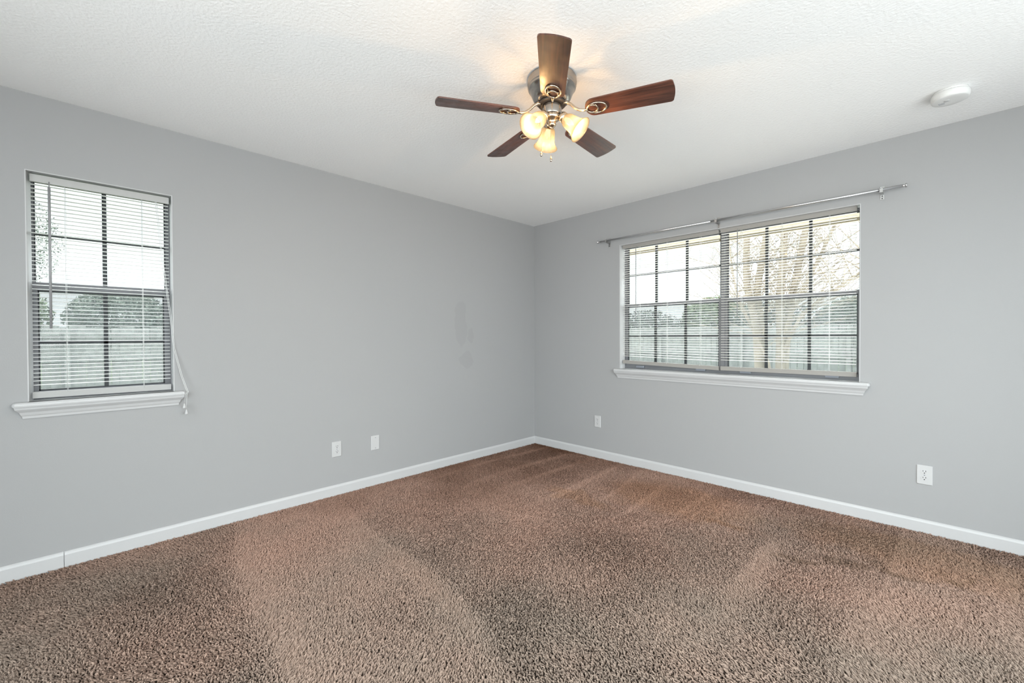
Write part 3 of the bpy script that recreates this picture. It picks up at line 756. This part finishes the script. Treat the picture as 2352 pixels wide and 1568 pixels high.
eb = MB(); eb.box((-.62, .152, 2.125), (ROOM_X + 1, .70, 2.145)); eb.box((-.62, .70, 2.10), (ROOM_X + 1, .72, 2.25))
tag(eb.build('roof_eave', M['eave']), 'tan roof eave just outside the wide double window', 'eave', kind='structure')

def fence(fr, u0, u1, h, loc, label):
    root = empty('picket_fence', loc, label, 'fence')
    b = MB(); u = u0; r_ = random.Random(3)
    while u < u1:
        w_ = .138 + r_.uniform(-.004, .004); hh = h + r_.uniform(-.03, .02)
        b.add([fr(u, 0, GZ), fr(u + w_, 0, GZ), fr(u + w_, .018, GZ), fr(u, .018, GZ),
               fr(u, 0, GZ + hh), fr(u + w_, 0, GZ + hh), fr(u + w_, .018, GZ + hh), fr(u, .018, GZ + hh)],
              [(0, 3, 2, 1), (4, 5, 6, 7), (0, 1, 5, 4), (1, 2, 6, 5), (2, 3, 7, 6), (3, 0, 4, 7)])
        u += w_ + r_.choice((.004, .006, .010, .014))
    b.build('boards', M['fence'], root)
    for z in (.35, 1.0, 1.6): MB().box(fr(u0, -.04, GZ + z), fr(u1, 0, GZ + z + .085)).build('rail', M['fence'], root)
    u = u0 + .5
    while u < u1: MB().box(fr(u, -.13, GZ), fr(u + .09, -.04, GZ + h - .1)).build('post', M['fence'], root); u += 2.4
fence(lambda u, w_, z: (-11.0 - w_, u, z), -14, 9.6, 1.83, (-11, -3, GZ), 'weathered wooden privacy fence seen through the narrow window')
fence(lambda u, w_, z: (u, 9.6 + w_, z), -10.9, 16, 1.83, (2, 9.6, GZ), 'weathered wooden privacy fence seen through the double window')

def leaf_mesh(b, c, rad, n, s, r_):
    c = np.array(c); rad = np.array(rad)
    d = r_.normal(size=(n, 3)); d /= np.linalg.norm(d, axis=1)[:, None]
    p = c + d * rad * (r_.uniform(.35, 1, size=(n, 1)) ** .5)
    a = r_.normal(size=(n, 3)); a /= np.linalg.norm(a, axis=1)[:, None]
    t = np.cross(a, r_.normal(size=(n, 3))); t /= np.linalg.norm(t, axis=1)[:, None]
    k = s * r_.uniform(.6, 1.4, size=(n, 1))
    o = len(b.v); v = np.stack([p - a * k, p + t * k * .5, p + a * k, p - t * k * .5], 1).reshape(-1, 3)
    b.v += list(map(tuple, v)); b.f += [(o + 4 * i, o + 4 * i + 1, o + 4 * i + 2, o + 4 * i + 3) for i in range(n)]; b.sm += [False] * n
def leafy_tree(name, x, y, trunk, blobs, n, s, ml, label, group=None, seed=1):
    r_ = np.random.default_rng(seed)
    root = empty(name, (x, y, GZ), label, 'tree' if 'tree' in name else 'shrub', group)
    if trunk: MB().tube([(x, y, GZ), (x + .05, y, GZ + trunk * .5), (x + .1, y + .1, GZ + trunk)], [.16, .12, .07], 10).build('trunk', M['bark2'], root)
    b = MB()
    for (dx, dy, z, rx, ry, rz_) in blobs: leaf_mesh(b, (x + dx, y + dy, GZ + z), (rx, ry, rz_), n, s, r_)
    me = bpy.data.meshes.new('crown'); me.from_pydata([(p[0] - x, p[1] - y, p[2] - GZ) for p in b.v], [], b.f); me.materials.append(ml)
    o_ = bpy.data.objects.new('crown', me); COL.objects.link(o_); o_.parent = root
leafy_tree('leafy_tree', -17, -5.9, 2.0, [(0, 0, 2.3, 1.6, 1.7, 1.1)], 9000, .06, M['leaf'], 'light green tree behind the fence at the outer edge of the narrow window', seed=1)
leafy_tree('leafy_tree', -16.5, -2.7, 2.0, [(0, 0, 2.2, 1.5, 1.4, 1.0)], 8000, .06, M['leaf2'], 'grey green tree behind the fence in the middle of the narrow window', seed=2)
leafy_tree('leafy_tree', -24, -6.0, 3.0, [(0, 0, 5.6, 1.9, 1.9, 2.2)], 5000, .045, M['leaf2'], 'tall thin leaved tree far behind, faint against the sky in the narrow window', seed=9)
leafy_tree('leafy_tree', -16, .9, 2.0, [(0, 0, 2.2, 1.6, 2.1, .95)], 9000, .06, M['leaf'], 'light green tree behind the fence at the corner side of the narrow window', seed=6)
leafy_tree('hedge_shrub', -4.8, 11.6, 0, [(0, 0, 1.3, 1.9, .8, 1.25)], 12000, .045, M['hedge'], 'dark green shrub rising just above the fence by the pane nearest the corner', seed=3)
leafy_tree('hedge_shrub', -.6, 11.6, 0, [(0, 0, 1.3, 2.1, .8, 1.3)], 12000, .045, M['hedge'], 'dark green shrub rising just above the fence behind the pale trunks', seed=7)
leafy_tree('leafy_tree', -3.2, 14.4, 2.2, [(0, 0, 2.1, 1.4, 1.2, 1.05)], 9000, .06, M['leaf'], 'light green tree above the fence just left of the pale trunks', seed=4)
leafy_tree('leafy_tree', 1.6, 14.2, 2.0, [(0, 0, 2.0, 1.5, 1.2, .9)], 9000, .06, M['leaf2'], 'grey green tree above the fence just right of the pale trunks', seed=5)

# bare multi-stemmed tree close to the double window
TX, TY = 1.28, 4.3
tree = empty('bare_tree', (TX, TY, GZ), 'pale bare multi-stemmed tree just outside the double window', 'tree')
r_ = random.Random(11)
def stem(b, p, d, L, r0, r1, n=7, wob=.03, lift=0.0):
    pts, rs = [], []; p = Vector(p); d = Vector(d).normalized()
    for i in range(n + 1):
        pts.append(p.copy()); rs.append(r0 + (r1 - r0) * i / n)
        d = (d + Vector((r_.uniform(-wob, wob), r_.uniform(-wob, wob), lift))).normalized(); p = p + d * (L / n)
    b.tube(pts, rs, 8); return pts, d
STEMS = [  # (points x, y, z), start radius, end radius
    ([(1.10, 4.30, GZ), (1.12, 4.3, .4), (1.08, 4.3, 1.23), (1.00, 4.3, 1.71), (.92, 4.32, 2.1), (.91, 4.35, 2.85), (.93, 4.4, 3.7)], .075, .042),
    ([(1.20, 4.42, GZ), (1.15, 4.4, .4), (1.11, 4.4, 1.23), (1.07, 4.4, 1.78), (1.06, 4.42, 2.05), (1.17, 4.45, 2.8), (1.27, 4.5, 3.7)], .075, .045),
    ([(1.40, 4.25, GZ), (1.42, 4.25, .4), (1.44, 4.25, 1.22), (1.42, 4.25, 1.76), (1.43, 4.28, 2.0), (1.47, 4.3, 2.73), (1.46, 4.3, 3.6)], .075, .045),
    ([(1.48, 4.40, GZ), (1.45, 4.38, .4), (1.49, 4.36, 1.22), (1.55, 4.36, 1.75), (1.60, 4.36, 2.0), (1.72, 4.36, 2.7), (1.87, 4.4, 3.6)], .072, .040),
    ([(1.46, 4.20, .8), (1.50, 4.18, 1.1), (1.58, 4.15, 1.48), (1.79, 4.1, 1.94), (2.06, 4.05, 2.55), (2.32, 4.0, 3.2)], .034, .018),
    ([(1.50, 4.20, .95), (1.60, 4.1, 1.18), (1.78, 4.05, 1.53), (2.06, 4.0, 1.77), (2.48, 3.95, 2.08), (2.9, 3.9, 2.35)], .030, .012),
    ([(1.30, 4.15, .3), (1.33, 4.05, .7), (1.22, 3.95, 1.08), (1.02, 3.9, 1.55), (.88, 3.85, 2.05), (.80, 3.8, 2.8)], .026, .010)]
for pts, ra_, rb_ in STEMS:
    b = MB(); m = []
    for i in range(len(pts) - 1):      # smooth the polyline
        p0, p1, p2, p3 = (Vector(pts[max(0, min(len(pts) - 1, k))]) for k in (i - 1, i, i + 1, i + 2))
        for k in range(4):
            t_ = k / 4; m.append(.5 * ((2 * p1) + (p2 - p0) * t_ + (2 * p0 - 5 * p1 + 4 * p2 - p3) * t_ * t_ + (3 * p1 - p0 - 3 * p2 + p3) * t_ ** 3))
    m.append(Vector(pts[-1])); n_ = len(m)
    b.tube(m, [ra_ + (rb_ - ra_) * i / (n_ - 1) for i in range(n_)], 10)
    for q in m[n_ // 3:]:
        for _ in range(2):
            a = r_.uniform(0, 6.28); dd = Vector((math.cos(a) * .9 + .25, math.sin(a) * .6, r_.uniform(.1, 1)))
            pp, d2 = stem(b, q, dd, r_.uniform(.5, 1.3), .008, .003, 5, .15)
            for q2 in pp[2:]:
                a2 = r_.uniform(0, 6.28); stem(b, q2, d2 + Vector((math.cos(a2), math.sin(a2) * .7, .3)), r_.uniform(.2, .5), .0035, .0015, 3, .2)
    b.build('stem', M['bark'], tree)

# ------------------------------------------------------------------ carpet pile (nobody could count it: one object)
PILE_PITCH = 0.0069
def carpet_pile():
    x0, x1, y0, y1 = .016, ROOM_X - .016, ROOM_Y + .016, -.016
    nx, ny = int((x1 - x0) / PILE_PITCH), int((y1 - y0) / PILE_PITCH)
    gx, gy = np.meshgrid(np.linspace(x0, x1, nx), np.linspace(y0, y1, ny))
    gx = (gx + rng.uniform(-.5, .5, gx.shape) * PILE_PITCH).ravel(); gy = (gy + rng.uniform(-.5, .5, gy.shape) * PILE_PITCH).ravel()
    gx = np.clip(gx, x0, x1); gy = np.clip(gy, y0, y1)
    n = len(gx)
    # lean of the pile: brushed by vacuum strokes that run along the walls
    def smooth(seed, cells):
        q = np.random.default_rng(seed).normal(size=(cells + 2, cells + 2))
        u = (gx - x0) / (x1 - x0) * cells; v = (gy - y0) / (y1 - y0) * cells
        i = np.minimum(u.astype(int), cells); j = np.minimum(v.astype(int), cells); fu, fv = u - i, v - j
        fu = fu * fu * (3 - 2 * fu); fv = fv * fv * (3 - 2 * fv)
        return (q[j, i] * (1 - fu) + q[j, i + 1] * fu) * (1 - fv) + (q[j + 1, i] * (1 - fu) + q[j + 1, i + 1] * fu) * fv
    lx = .28 * smooth(1, 5) + .22 * smooth(2, 14); ly = .28 * smooth(3, 5) + .22 * smooth(4, 14)
    bend = .04 * smooth(5, 6)
    # broad vacuum passes: neighbouring strips of pile lie in opposite directions
    wob = .03 * smooth(6, 9)
    tt = gy + .12 * (gx - .6) + wob
    strip = np.where((tt < -2.36) & (tt > -3.0), 1.0, np.where(tt <= -3.0, -.8, -.25)) * (gx < 2.5)
    uu = gx + wob
    strip = np.where(gx >= 2.5, np.where((uu > 2.62) & (uu < 3.05), -.6, np.where((uu > 3.05) & (uu < 3.40), .7, -.4)), strip)
    far = 1 / (1 + np.exp((gx - gy - 2.3) * 4))                  # the corner side was brushed towards the room
    strip = strip * (1 - far) - .55 * far
    lx = lx - .42 * strip; ly = ly + .42 * strip
    for xs, wd, ya, yb, k in STROKES_Y:
        m = np.exp(-((gx + bend - xs) / wd) ** 2) * (1 / (1 + np.exp(-(gy - ya) * 14))) * (1 / (1 + np.exp((gy - yb) * 14)))
        lx = lx * (1 - m) + 1.1 * k * m; ly = ly * (1 - m) - 1.1 * k * m
    for ys, sl, wd, xa, xb, k in STROKES_X:
        m = np.exp(-((gy - ys - sl * (gx - xa) + bend) / wd) ** 2) * (1 / (1 + np.exp(-(gx - xa) * 14))) * (1 / (1 + np.exp((gx - xb) * 14)))
        lx = lx * (1 - m) + 1.2 * k * m; ly = ly * (1 - m) - 1.2 * k * m
    H = .0150 * rng.uniform(.62, 1.15, n)
    ax = lx + rng.normal(0, .36, n); ay = ly + rng.normal(0, .36, n)
    tw = rng.uniform(0, 6.283, n); cr = .0022
    P = np.empty((n, 4, 3), np.float32)
    for k, t in enumerate((0, .38, .72, 1.0)):
        P[:, k, 0] = gx + ax * H * t ** 1.5 * .8 + (np.cos(tw + t * 4) * cr * t)
        P[:, k, 1] = gy + ay * H * t ** 1.5 * .8 + (np.sin(tw + t * 4) * cr * t)
        P[:, k, 2] = FZ + H * t * (1.0 - .22 * np.minimum(1.4, np.hypot(ax, ay)) * t)
    P[:, :, 0] = np.clip(P[:, :, 0], .0135, ROOM_X - .0135); P[:, :, 1] = np.clip(P[:, :, 1], ROOM_Y + .0135, -.0135)
    cu = bpy.data.hair_curves.new('carpet_pile'); cu.add_curves([4] * n)
    cu.attributes['position'].data.foreach_set('vector', P.ravel())
    ra = cu.attributes.get('radius') or cu.attributes.new('radius', 'FLOAT', 'POINT')
    rad = np.tile(np.array([.0022, .0027, .0025, .0013], np.float32), n) * np.repeat(rng.uniform(.8, 1.15, n), 4).astype(np.float32)
    ra.data.foreach_set('value', rad)
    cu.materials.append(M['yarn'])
    o_ = bpy.data.objects.new('carpet_pile', cu); COL.objects.link(o_)
    tag(o_, 'shaggy brown carpet pile with vacuum streaks and soiled patches', 'carpet', kind='stuff')
STROKES_Y = [(.22, .024, -1.5, -.12, -.7), (.55, .03, -1.3, -.12, -.7), (.83, .024, -1.25, -.15, -.7), (1.16, .026, -1.2, -.1, -.8), (1.42, .02, -.9, -.15, -.6), (1.69, .024, -1.0, -.15, -.7), (2.0, .02, -.8, -.15, -.6),
             (2.58, .05, -1.6, -.8, -.8), (3.48, .06, -1.3, -.3, -.8), (3.05, .10, -1.8, -1.0, -.8)]
STROKES_X = [(-3.02, -.10, .07, .55, 1.75, -.8), (-2.38, -.12, .06, .6, 2.0, -.8)]
carpet_pile()
